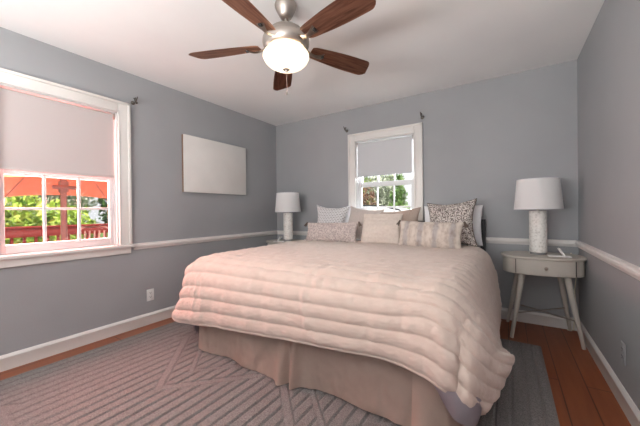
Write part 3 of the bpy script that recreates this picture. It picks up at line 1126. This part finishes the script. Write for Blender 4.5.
for j in range(NY):
    for i in range(NX):
        u, v = uu[i], vv[j]
        front = max(0.0, min(1.0, (1.0 - v) / 0.5))
        # puckers across the channels, long soft gathers near the foot
        D[j, i] += 0.0055 * noise.noise(Vector((u * 22, v * 8, 0))) * (0.4 + puff[j])
        D[j, i] += front * 0.010 * noise.noise(Vector((u * 7.0, v * 1.6, 5.0)))
        D[j, i] += 0.003 * noise.noise(Vector((u * 60, v * 60, 2.0)))
        D[j, i] += 0.006 * noise.noise(Vector((u * 3.0, v * 3.0, 9.0)))
        g = 0.0
        for cc0, amp, wd in ((0.62, 0.008, 0.018), (0.68, 0.007, 0.016), (1.66, 0.010, 0.020), (1.73, 0.008, 0.018), (1.20, 0.006, 0.02), (2.05, 0.007, 0.02)):
            cc = cc0 + 0.03 * math.sin(v * 7 + cc0 * 9)
            g += amp * math.exp(-((u - cc) / wd) ** 2) * max(0.0, 0.5 + 1.2 * noise.noise(Vector((cc0 * 7, v * 5, 3.0))))
        D[j, i] += 1.5 * g * front
# thin rolled hem
edge = np.minimum.reduce([np.broadcast_to(uu[None, :], (NY, NX)), np.broadcast_to((uu[-1] - uu)[None, :], (NY, NX)), np.broadcast_to(vv[:, None], (NY, NX))])
ratio = np.linalg.norm(dv, axis=-1) / (np.gradient(vv)[:, None] + 1e-9)     # bunched cloth puffs less
D *= np.clip((ratio - 0.25) / 0.65, 0.12, 1)
D *= np.clip(edge / 0.035, 0.1, 1) ** 0.5
TOP = F + NRM * (D + 0.006)[..., None]
BOT = F - NRM * 0.002
ring = [(0, i) for i in range(NX)] + [(j, NX - 1) for j in range(1, NY)] + [(NY - 1, i) for i in range(NX - 2, -1, -1)] + [(j, 0) for j in range(NY - 2, 0, -1)]
verts = TOP.reshape(-1, 3).tolist() + BOT.reshape(-1, 3).tolist()
NT = NX * NY
jj, ii = np.meshgrid(np.arange(NY - 1), np.arange(NX - 1), indexing='ij')
a = (jj * NX + ii).ravel()
up_faces = np.stack([a, a + 1, a + NX + 1, a + NX], 1)
dn_faces = np.stack([a + NT, a + NT + NX, a + NT + NX + 1, a + NT + 1], 1)
rim = []
for q in range(len(ring)):
    (j0, i0), (j1, i1) = ring[q], ring[(q + 1) % len(ring)]
    p, r = j0 * NX + i0, j1 * NX + i1
    rim.append((r, p, p + NT, r + NT))
me = bpy.data.meshes.new('comforter')
me.from_pydata(verts, [], up_faces.tolist() + dn_faces.tolist() + rim)
comforter = link('comforter', me, comforter_mat, smooth=180)
tag(comforter, 'blush cream channel-quilted comforter draped over the bed', 'comforter')

# ------------------------------------------------------------------ cushions
def cushion_bm(w, h, t, ears=0.09, n=34, seed=0, ribs=0, crease=0.0, wr=0.006):
    """soft pillow standing in the local xz plane, bottom edge at z = 0, bulging along y."""
    P = []
    for side in (1, -1):
        A = np.zeros((n, n, 3))
        for j in range(n):
            for i in range(n):
                u = math.sin((i / (n - 1) - 0.5) * PI)
                v = math.sin((j / (n - 1) - 0.5) * PI)
                x = w / 2 * u * (1 - ears * (1 - v * v) * abs(u))
                z = h / 2 * v * (1 - ears * (1 - u * u) * abs(v))
                b = max(0.0, (1 - u * u) * (1 - v * v)) ** 0.42
                b *= 1 - 0.10 * (u * u + v * v)
                y = side * t / 2 * b
                e = min(1.0, b * 2)
                y += wr * e * noise.noise(Vector((x * 9 + seed, z * 9, side * 3.0))) + wr * 0.6 * e * noise.noise(Vector((x * 22, z * 22 + seed, side * 5.0)))
                if ribs and side == -1:
                    y -= 0.010 * e * abs(math.sin(PI * ribs * (v * 0.5 + 0.5))) ** 0.6
                if crease:
                    y += side * -crease * math.exp(-((x - 0.1 * w - 0.5 * z) / 0.03) ** 2) * max(0, v) * e
                A[j, i] = (x, y, z + h / 2)
        P.append(A)
    bm = B()
    for A in P:
        grid_mesh(bm, A)
    bmesh.ops.remove_doubles(bm, verts=bm.verts[:], dist=0.0006)
    return bm


def tassel_bm(seed):
    bm = B()
    lathe(bm, [(0.0, 0.012), (0.007, 0.010), (0.009, 0.004), (0.006, 0.0)], 10)
    rnd = random.Random(seed)
    for k in range(14):
        a = 2 * PI * k / 14
        r = 0.010 + 0.010 * rnd.random()
        L = 0.036 + 0.014 * rnd.random()
        tube(bm, [(0.005 * math.cos(a), 0.005 * math.sin(a), 0.003), (0.6 * r * math.cos(a), 0.6 * r * math.sin(a), -0.5 * L), (r * math.cos(a), r * math.sin(a), -L)], [0.003, 0.003, 0.002], 5)
    return bm


def cushion(name, label, cat, mat, cx, cy, cz, w, h, t, lean, yaw=0.0, roll=0.0, ears=0.09, seed=0, ribs=0, crease=0.0, tassels=(), piping=None, group=None):
    r = thing(name, label, cat, (cx, cy, cz), 0, group)
    r.rotation_euler = (math.radians(-lean), math.radians(roll), math.radians(yaw))
    new('cushion_body', cushion_bm(w, h, t, ears, seed=seed, ribs=ribs, crease=crease), mat, r, smooth=180)
    if piping:
        pts = []
        N = 30
        for e in range(4):
            for k in range(N):
                q = -1 + 2 * k / N
                u, v = ((q, -1), (1, q), (-q, 1), (-1, -q))[e]
                pts.append((w / 2 * u * (1 - ears * (1 - v * v) * abs(u)), 0, h / 2 * v * (1 - ears * (1 - u * u) * abs(v)) + h / 2))
        pts.append(pts[0])
        bm = B()
        tube(bm, pts, 0.005, 8, caps=False)
        new('piping', bm, piping, r, smooth=180)
    for k, (sx, sz) in enumerate(tassels):
        o = new('tassel', tassel_bm(seed + k), tassel_mat, r)
        o.location = (sx * (w / 2 + 0.004), -0.004, h / 2 + sz * (h / 2 - 0.006))
        o.rotation_euler = (0, math.radians(-38 * sx if sz < 0 else -26 * sx), 0)
    return r


ZB = 0.748
G = 'cushions on the bed'
cushion('sleeping_pillow', 'white sleeping pillow standing at the headboard behind the dashed grey cushion', 'pillow', white_linen, -1.74, 3.26, ZB, 0.60, 0.41, 0.15, 12, seed=1, ears=0.06, group='white sleeping pillows')
cushion('sleeping_pillow', 'white sleeping pillow standing at the headboard behind the maze cushion', 'pillow', white_linen, -0.488, 3.25, ZB, 0.57, 0.41, 0.15, 12, seed=3, ears=0.06, group='white sleeping pillows')
cushion('throw_cushion', 'grey and white dashed-weave square cushion at the lamp end of the bed', 'cushion', dashes, -1.860, 3.08, ZB, 0.46, 0.46, 0.15, 20, yaw=10, roll=2, seed=11, ears=0.22, piping=white_linen, group=G)
cushion('throw_cushion', 'pale taupe square cushion between the dashed cushion and the ribbed cream one', 'cushion', pale_taupe_linen, -1.455, 3.06, ZB, 0.46, 0.43, 0.15, 22, yaw=-6, roll=6, seed=12, ears=0.17, crease=0.03, group=G)
cushion('throw_cushion', 'tan square cushion below the window, behind the banded lumbar cushion', 'cushion', taupe_linen, -1.00, 3.06, ZB, 0.53, 0.40, 0.15, 22, yaw=3, roll=-5, seed=13, ears=0.16, group=G)
cushion('throw_cushion', 'dark and ivory maze-patterned square cushion beside the bed post', 'cushion', maze, -0.468, 3.04, ZB, 0.475, 0.475, 0.16, 20, yaw=-6, roll=-4, seed=14, ears=0.18, piping=tassel_mat, group=G)
cushion('throw_cushion', 'cream ribbed square cushion standing at the middle of the bed', 'cushion', cream_quilt, -1.120, 2.88, ZB, 0.435, 0.340, 0.14, 18, yaw=0, roll=0, seed=15, ears=0.05, ribs=8, group=G)
cushion('lumbar_cushion', 'rose-grey heathered lumbar cushion in front of the dashed cushion', 'cushion', heather, -1.685, 2.82, ZB, 0.655, 0.24, 0.14, 18, yaw=4, roll=-1, seed=16, ears=0.07, tassels=((1, 1), (1, -1), (-1, 1), (-1, -1)), group=G)
cushion('lumbar_cushion', 'beige lumbar cushion with grey woven bands in front of the maze cushion', 'cushion', ikat, -0.615, 2.77, ZB, 0.575, 0.262, 0.15, 18, yaw=-3, roll=1, seed=17, ears=0.06, tassels=((1, 1), (1, -1), (-1, 1), (-1, -1)), group=G)

# ------------------------------------------------------------------ outside: deck, umbrella, railing, chairs
GZ = -0.45
struct(new('ground', box(B(), (-40, -14, GZ - 0.2), (30, 45, GZ)), lawn_mat, smooth=0))
DZ = -0.10
struct(new('deck_floor', box(B(), (-7.6, -2.0, DZ - 0.12), (XL - T - 0.02, 5.6, DZ)), deck_board, smooth=0))

rl = thing('deck_railing', 'red-stained timber railing along the edge of the deck outside', 'railing', (-7.35, 2.0, DZ))
new('top_rail', box(B(), (-0.05, -3.6, 0.80), (0.05, 3.5, 0.96), 0.006), red_stain, rl)
new('cap_rail', box(B(), (-0.08, -3.6, 0.962), (0.08, 3.5, 0.995), 0.006), red_stain, rl)
new('bottom_rail', box(B(), (-0.03, -3.6, 0.10), (0.03, 3.5, 0.18), 0.004), red_stain, rl)
bal = None
for k in range(44):
    yy = -3.45 + k * 0.158
    if bal is None:
        b_ = bal = new('baluster', box(B(), (-0.02, -0.02, 0.0), (0.02, 0.02, 0.82), 0.003), red_stain, rl)
    else:
        b_ = bal.copy()
        COL.objects.link(b_)
    b_.parent = rl
    b_.location = (0, yy, 0.14)
for yy in (-3.5, -1.2, 1.1, 3.4):
    new('post', box(B(), (-0.05, yy - 0.05, 0.0), (0.05, yy + 0.05, 0.96), 0.004), red_stain, rl)

um = thing('patio_umbrella', 'red canvas patio umbrella with a grey pole on the deck outside', 'umbrella', (-5.10, 1.47, DZ))
R_U, Z_E, Z_A = 1.78, 1.50, 2.22
NR = 8
rot0 = math.radians(8)
bm = B()
apex = bm.verts.new((0, 0, Z_A))
rows = []
for q in range(1, 9):
    f = q / 8
    row = []
    for k in range(NR * 6):
        a = rot0 + 2 * PI * k / (NR * 6)
        sec = (k % 6) / 6
        # straight panel between two ribs, sagging a little in the middle
        a0 = rot0 + 2 * PI * (k // 6) / NR
        a1 = a0 + 2 * PI / NR
        p = Vector((math.cos(a0), math.sin(a0), 0)) * (1 - sec) + Vector((math.cos(a1), math.sin(a1), 0)) * sec
        sag = 4 * sec * (1 - sec)
        z = Z_A + (Z_E - Z_A) * (f ** 1.12) + 0.05 * sag * f * (1 if f > 0.9 else -0.5)
        row.append(bm.verts.new((p.x * R_U * f, p.y * R_U * f, z)))
    rows.append(row)
n = NR * 6
for k in range(n):
    bm.faces.new((apex, rows[0][k], rows[0][(k + 1) % n]))
for ra, rb in zip(rows, rows[1:]):
    for k in range(n):
        bm.faces.new((ra[k], rb[k], rb[(k + 1) % n], ra[(k + 1) % n]))
bmesh.ops.solidify(bm, geom=bm.faces[:], thickness=0.002)
cn = new('canopy', bm, red_canvas, um, smooth=25)
new('pole', lathe(B(), [(0.036, 0.0), (0.036, Z_A + 0.02), (0.045, Z_A + 0.03), (0.03, Z_A + 0.07), (0.0, Z_A + 0.09)], 20), pole_grey, um)
new('umbrella_base', lathe(B(), [(0.30, 0.0), (0.30, 0.03), (0.24, 0.06), (0.05, 0.09), (0.055, 0.30), (0.038, 0.31)], 32), pole_grey, um)
bm = B()
tube(bm, [(0.05, -0.13, 1.570), (0.05, 0.13, 1.570)], 0.026, 10)
box(bm, (-0.045, -0.045, 1.50), (0.055, 0.045, 1.66), 0.012)
new('crank', bm, pole_grey, um)
for k in range(NR):
    a = rot0 + 2 * PI * k / NR
    bm = B()
    d = Vector((math.cos(a), math.sin(a), 0))
    tube(bm, [d * 0.03 + Vector((0, 0, Z_A - 0.03)), d * R_U * 0.5 + Vector((0, 0, Z_A + (Z_E - Z_A) * 0.46 - 0.03)), d * R_U * 0.99 + Vector((0, 0, Z_E - 0.015))], 0.006, 8)
    new('rib', bm, pole_grey, um)

pt = thing('patio_table', 'round white patio table around the umbrella pole', 'table', (-5.10, 1.47, DZ))
new('tabletop', lathe(B(), [(0.55, 0.70), (0.56, 0.71), (0.56, 0.735), (0.55, 0.74), (0.03, 0.74), (0.03, 0.70), (0.55, 0.70)], 48, close=False), wicker_white, pt)
for k in range(4):
    a = PI / 4 + k * PI / 2
    bm = B()
    tube(bm, [(0.42 * math.cos(a), 0.42 * math.sin(a), 0.0), (0.36 * math.cos(a), 0.36 * math.sin(a), 0.705)], 0.02, 12)
    new('leg', bm, wicker_white, pt)


def patio_chair(loc, rz, label):
    t = thing('patio_chair', label, 'chair', loc, rz, 'white patio chairs')
    new('seat', box(B(), (-0.24, -0.24, 0.40), (0.24, 0.24, 0.45), 0.02), wicker_white, t)
    bm = B()
    for k in range(7):
        xx = -0.21 + 0.07 * k
        tube(bm, [(xx, 0.22, 0.44), (xx, 0.28, 0.92)], 0.012, 8)
    tube(bm, [(-0.24, 0.22, 0.44), (-0.235, 0.28, 0.93), (-0.15, 0.285, 0.985), (0.15, 0.285, 0.985), (0.235, 0.28, 0.93), (0.24, 0.22, 0.44)], 0.018, 10)
    new('backrest', bm, wicker_white, t)
    for sx in (-1, 1):
        bm = B()
        tube(bm, [(sx * 0.24, 0.25, 0.66), (sx * 0.26, -0.20, 0.66), (sx * 0.25, -0.22, 0.42)], 0.016, 10)
        new('armrest', bm, wicker_white, t)
        for sy in (-1, 1):
            bm = B()
            tube(bm, [(sx * 0.23, sy * 0.23, 0.0), (sx * 0.21, sy * 0.21, 0.41)], 0.016, 10)
            new('leg', bm, wicker_white, t)
    return t


pc = patio_chair((-5.75, 1.95, DZ), math.radians(50), 'white patio chair on the far side of the umbrella table')
for loc, rz, lb in (((-4.95, 0.62, DZ), math.radians(170), 'white patio chair at the umbrella table nearest the lime bush side'),
                    ((-5.05, 2.45, DZ), math.radians(-5), 'white patio chair at the umbrella table beyond the grey pole')):
    c = copy_tree(pc)
    c.location = loc
    c.rotation_euler = (0, 0, rz)
    c['label'] = lb

# ------------------------------------------------------------------ outside: trees and bushes
def plant(name, label, cat, leaf, loc, rx, ry, rz_, n, size, trunk_h, seed, shape='round', group=None):
    """crown of thousands of folded leaves in an uneven ellipsoid or cone, on a trunk."""
    t = thing(name, label, cat, loc, 0, group)
    rnd = np.random.default_rng(seed)
    d = rnd.standard_normal((n, 3))
    d /= np.linalg.norm(d, axis=1, keepdims=True)
    rad = rnd.random(n) ** 0.42
    p = d * rad[:, None]
    lump = np.array([noise.noise(Vector(q) * 2.6 + Vector((seed * 3.1, 0, 0))) for q in d])
    p *= (1 + 0.30 * lump)[:, None]
    if shape == 'cone':
        h = rnd.random(n) ** 1.35
        a = rnd.random(n) * 2 * PI
        r = (1 - h) * (0.35 + 0.65 * rnd.random(n) ** 0.5) * (1 + 0.25 * np.sin(h * 40))
        p = np.stack([r * np.cos(a), r * np.sin(a), h * 2 - 1], 1)
    c = p * np.array([rx, ry, rz_]) + np.array([0, 0, trunk_h + rz_])
    a1 = rnd.standard_normal((n, 3))
    a1[:, 2] -= 0.4
    a1 /= np.linalg.norm(a1, axis=1, keepdims=True)
    a2 = np.cross(a1, rnd.standard_normal((n, 3)))
    a2 /= np.linalg.norm(a2, axis=1, keepdims=True)
    a3 = np.cross(a1, a2)
    s = size * (0.6 + 0.8 * rnd.random(n))[:, None]
    V = np.stack([c - a1 * s, c + a2 * s * 0.42 + a3 * s * 0.14, c + a1 * s, c - a2 * s * 0.42 + a3 * s * 0.14], 1).reshape(-1, 3)
    q = np.arange(n) * 4
    Fc = np.concatenate([np.stack([q, q + 1, q + 2], 1), np.stack([q, q + 2, q + 3], 1)])
    me = bpy.data.meshes.new('foliage')
    me.from_pydata(V.tolist(), [], Fc.tolist())
    link('foliage', me, leaf, t, smooth=0)
    bm = B()
    zt = trunk_h + rz_ * 1.2
    tr_ = max(0.03, 0.05 * max(rx, rz_))
    tube(bm, [(0, 0, -0.05), (0.03, 0.02, zt * 0.4), (-0.02, 0.03, zt * 0.7), (0, 0, zt)], [tr_ * 1.3, tr_, tr_ * 0.8, tr_ * 0.3], 10)
    for k in range(5):
        a = k * 2 * PI / 5 + seed
        tube(bm, [(0, 0.02, zt * 0.45), (0.3 * rx * math.cos(a), 0.3 * ry * math.sin(a), zt * 0.65), (0.65 * rx * math.cos(a), 0.65 * ry * math.sin(a), zt * 0.85)], [tr_ * 0.6, tr_ * 0.4, tr_ * 0.15], 7)
    new('trunk', bm, bark, t)
    return t


GD = 'trees and bushes beyond the deck'
plant('lime_bush', 'bright lime-green bush beyond the railing under the end of the red umbrella', 'bush', leaf_bright, (-8.6, 1.50, GZ), 0.95, 0.85, 1.0, 3200, 0.085, 0.2, 1, group=GD)
plant('lime_bush', 'yellow-green shrub beyond the railing behind the umbrella crank', 'bush', leaf_bright, (-9.9, 2.95, GZ), 0.7, 0.6, 0.85, 2000, 0.075, 0.2, 2, group=GD)
plant('dark_tree', 'dark green tree beyond the railing past the edge of the red umbrella', 'tree', leaf_dark, (-8.9, 4.05, GZ), 0.85, 0.75, 1.4, 3600, 0.085, 0.5, 3, group=GD)
plant('pale_tree', 'pale grey-green tree behind the umbrella pole', 'tree', leaf_pale, (-13.3, 3.4, GZ), 1.7, 1.4, 2.1, 4200, 0.10, 0.6, 4, group=GD)
plant('green_tree', 'large mid-green tree farthest behind the umbrella pole', 'tree', leaf_mid, (-19.5, 4.6, GZ), 2.6, 2.4, 2.8, 4200, 0.11, 0.7, 5, group=GD)
plant('green_tree', 'tall mid-green tree filling the gap behind the dark tree by the deck', 'tree', leaf_mid, (-14.0, 7.4, GZ), 1.8, 1.7, 2.2, 4200, 0.11, 0.7, 6, group=GD)
GB = 'trees and bushes behind the house'
plant('russet_bush', 'russet and green bush at the window edge nearest the canvas wall', 'bush', leaf_russet, (-4.30, 9.1, GZ), 0.72, 0.60, 1.2, 3000, 0.075, 0.2, 7, group=GB)
plant('green_tree', 'yellow-green tree showing above the russet bush in the back window', 'tree', leaf_bright, (-6.1, 14.4, GZ), 1.6, 1.4, 1.7, 3600, 0.11, 1.4, 8, group=GB)
plant('pale_tree', 'pale leafy tree in the middle panes of the back window', 'tree', leaf_pale, (-4.35, 11.2, GZ), 0.9, 0.8, 1.4, 3200, 0.09, 0.5, 9, group=GB)
plant('conifer', 'dark green conifer beside the pale house in the back window', 'tree', leaf_mid, (-2.98, 9.4, GZ), 0.62, 0.62, 1.5, 4200, 0.085, 0.1, 10, 'cone', group=GB)
plant('green_tree', 'mid-green tree behind the pale tree in the back window', 'tree', leaf_mid, (-9.8, 19.5, GZ), 2.2, 1.8, 2.2, 4200, 0.13, 1.0, 11, group=GB)

# ------------------------------------------------------------------ outside: neighbour's house and parked car
hs = thing('neighbour_house', 'pale clapboard house seen through the back window beyond the conifer', 'house', (0.2, 14.5, GZ))
bm = B()
box(bm, (-4.1, 0, 0), (4.0, 5, 4.6))
new('wall', bm, siding, hs, smooth=0)
bm = B()
vs = [bm.verts.new(v) for v in ((-4.5, -0.4, 4.55), (4.4, -0.4, 4.55), (4.4, 2.5, 6.4), (-4.5, 2.5, 6.4), (-4.5, 5.4, 4.55), (4.4, 5.4, 4.55))]
for f in ((0, 1, 2, 3), (3, 2, 5, 4)):
    bm.faces.new([vs[k] for k in f])
bmesh.ops.solidify(bm, geom=bm.faces[:], thickness=0.12)
new('roof', bm, roof_shingle, hs, smooth=0)
for x0, z0, wd, ht in ((-3.75, 2.75, 0.75, 0.42), (-1.4, 2.5, 0.9, 1.2), (1.0, 2.5, 0.9, 1.2)):
    bm = B()
    for lo, hi in (((x0 - 0.07, -0.05, z0 - 0.07), (x0 + wd + 0.07, 0.0, z0)), ((x0 - 0.07, -0.05, z0 + ht), (x0 + wd + 0.07, 0.0, z0 + ht + 0.07)),
                   ((x0 - 0.07, -0.05, z0), (x0, 0.0, z0 + ht)), ((x0 + wd, -0.05, z0), (x0 + wd + 0.07, 0.0, z0 + ht)), ((x0 + wd / 2 - 0.02, -0.04, z0), (x0 + wd / 2 + 0.02, 0, z0 + ht))):
        box(bm, lo, hi)
    wn = new('window', bm, sash_paint, hs, smooth=0)
    new('pane', box(B(), (x0, -0.02, z0), (x0 + wd, -0.005, z0 + ht)), car_glass, wn, smooth=0)

car = thing('parked_car', 'white car parked outside below the back window', 'car', (-2.75, 7.4, GZ))


def car_section(prof, y0, y1, inset=0.0):
    bm = B()
    A = [bm.verts.new((x, y0, z)) for x, z in prof]
    Bv = [bm.verts.new((x, y1, z)) for x, z in prof]
    n = len(prof)
    for k in range(n):
        bm.faces.new((A[k], A[(k + 1) % n], Bv[(k + 1) % n], Bv[k]))
    bm.faces.new(A[::-1])
    bm.faces.new(Bv)
    return bm


body_prof = [(-2.15, 0.32), (-2.2, 0.62), (-2.12, 0.98), (-1.6, 1.04), (1.15, 1.04), (1.85, 0.96), (2.2, 0.80), (2.25, 0.45), (2.15, 0.30)]
bm = car_section(body_prof, -0.86, 0.86)
bmesh.ops.bevel(bm, geom=bm.edges[:], offset=0.06, segments=3, affect='EDGES')
new('car_body', bm, car_paint, car)
cabin = [(-1.95, 1.03), (-1.62, 1.46), (-1.2, 1.625), (-0.4, 1.685), (0.2, 1.66), (0.62, 1.56), (1.28, 1.03)]
bm = car_section(cabin, -0.74, 0.74)
for v in bm.verts:
    if v.co.z > 1.2:
        v.co.y *= 0.86
bmesh.ops.bevel(bm, geom=bm.edges[:], offset=0.05, segments=3, affect='EDGES')
cab = new('cabin', bm, car_paint, car)
for nm, pr in (('side_window', [(-1.62, 1.08), (-1.42, 1.40), (-1.05, 1.53), (-0.52, 1.56), (-0.52, 1.08)]), ('side_window', [(-0.42, 1.08), (-0.42, 1.56), (0.15, 1.54), (0.48, 1.46), (0.98, 1.08)])):
    bm = B()
    vs = []
    for x, z in pr:
        ysc = 0.74 if z < 1.2 else 0.74 * 0.86
        vs.append(bm.verts.new((x, -ysc - 0.004, z)))
    bm.faces.new(vs)
    bmesh.ops.solidify(bm, geom=bm.faces[:], thickness=0.01)
    new(nm, bm, car_glass, cab, smooth=0)
bm = B()
tube(bm, [(-1.62, -0.655, 1.47), (-1.2, -0.652, 1.632), (-0.4, -0.652, 1.695), (0.2, -0.652, 1.668), (0.62, -0.655, 1.568), (1.24, -0.735, 1.07)], 0.018, 8)
new('roof_rail', bm, rubber, cab)
bm = B()
vs = [bm.verts.new(v) for v in ((0.68, -0.60, 1.53), (0.68, 0.60, 1.53), (1.26, 0.68, 1.07), (1.26, -0.68, 1.07))]
bm.faces.new(vs)
bmesh.ops.solidify(bm, geom=bm.faces[:], thickness=0.012)
wsd = new('windshield', bm, car_glass, cab, smooth=0)
wsd.location = (0.012, 0, 0.012)
for x in (-1.35, 1.40):
    for y in (-0.80, 0.80):
        bm = B()
        lathe(bm, [(0.18, -0.10), (0.30, -0.10), (0.325, -0.07), (0.325, 0.07), (0.30, 0.10), (0.18, 0.10)], 32)
        tr(bm, bm.verts, (x, y, 0.325), rot=(PI / 2, 0, 0))
        new('wheel', bm, rubber, car)
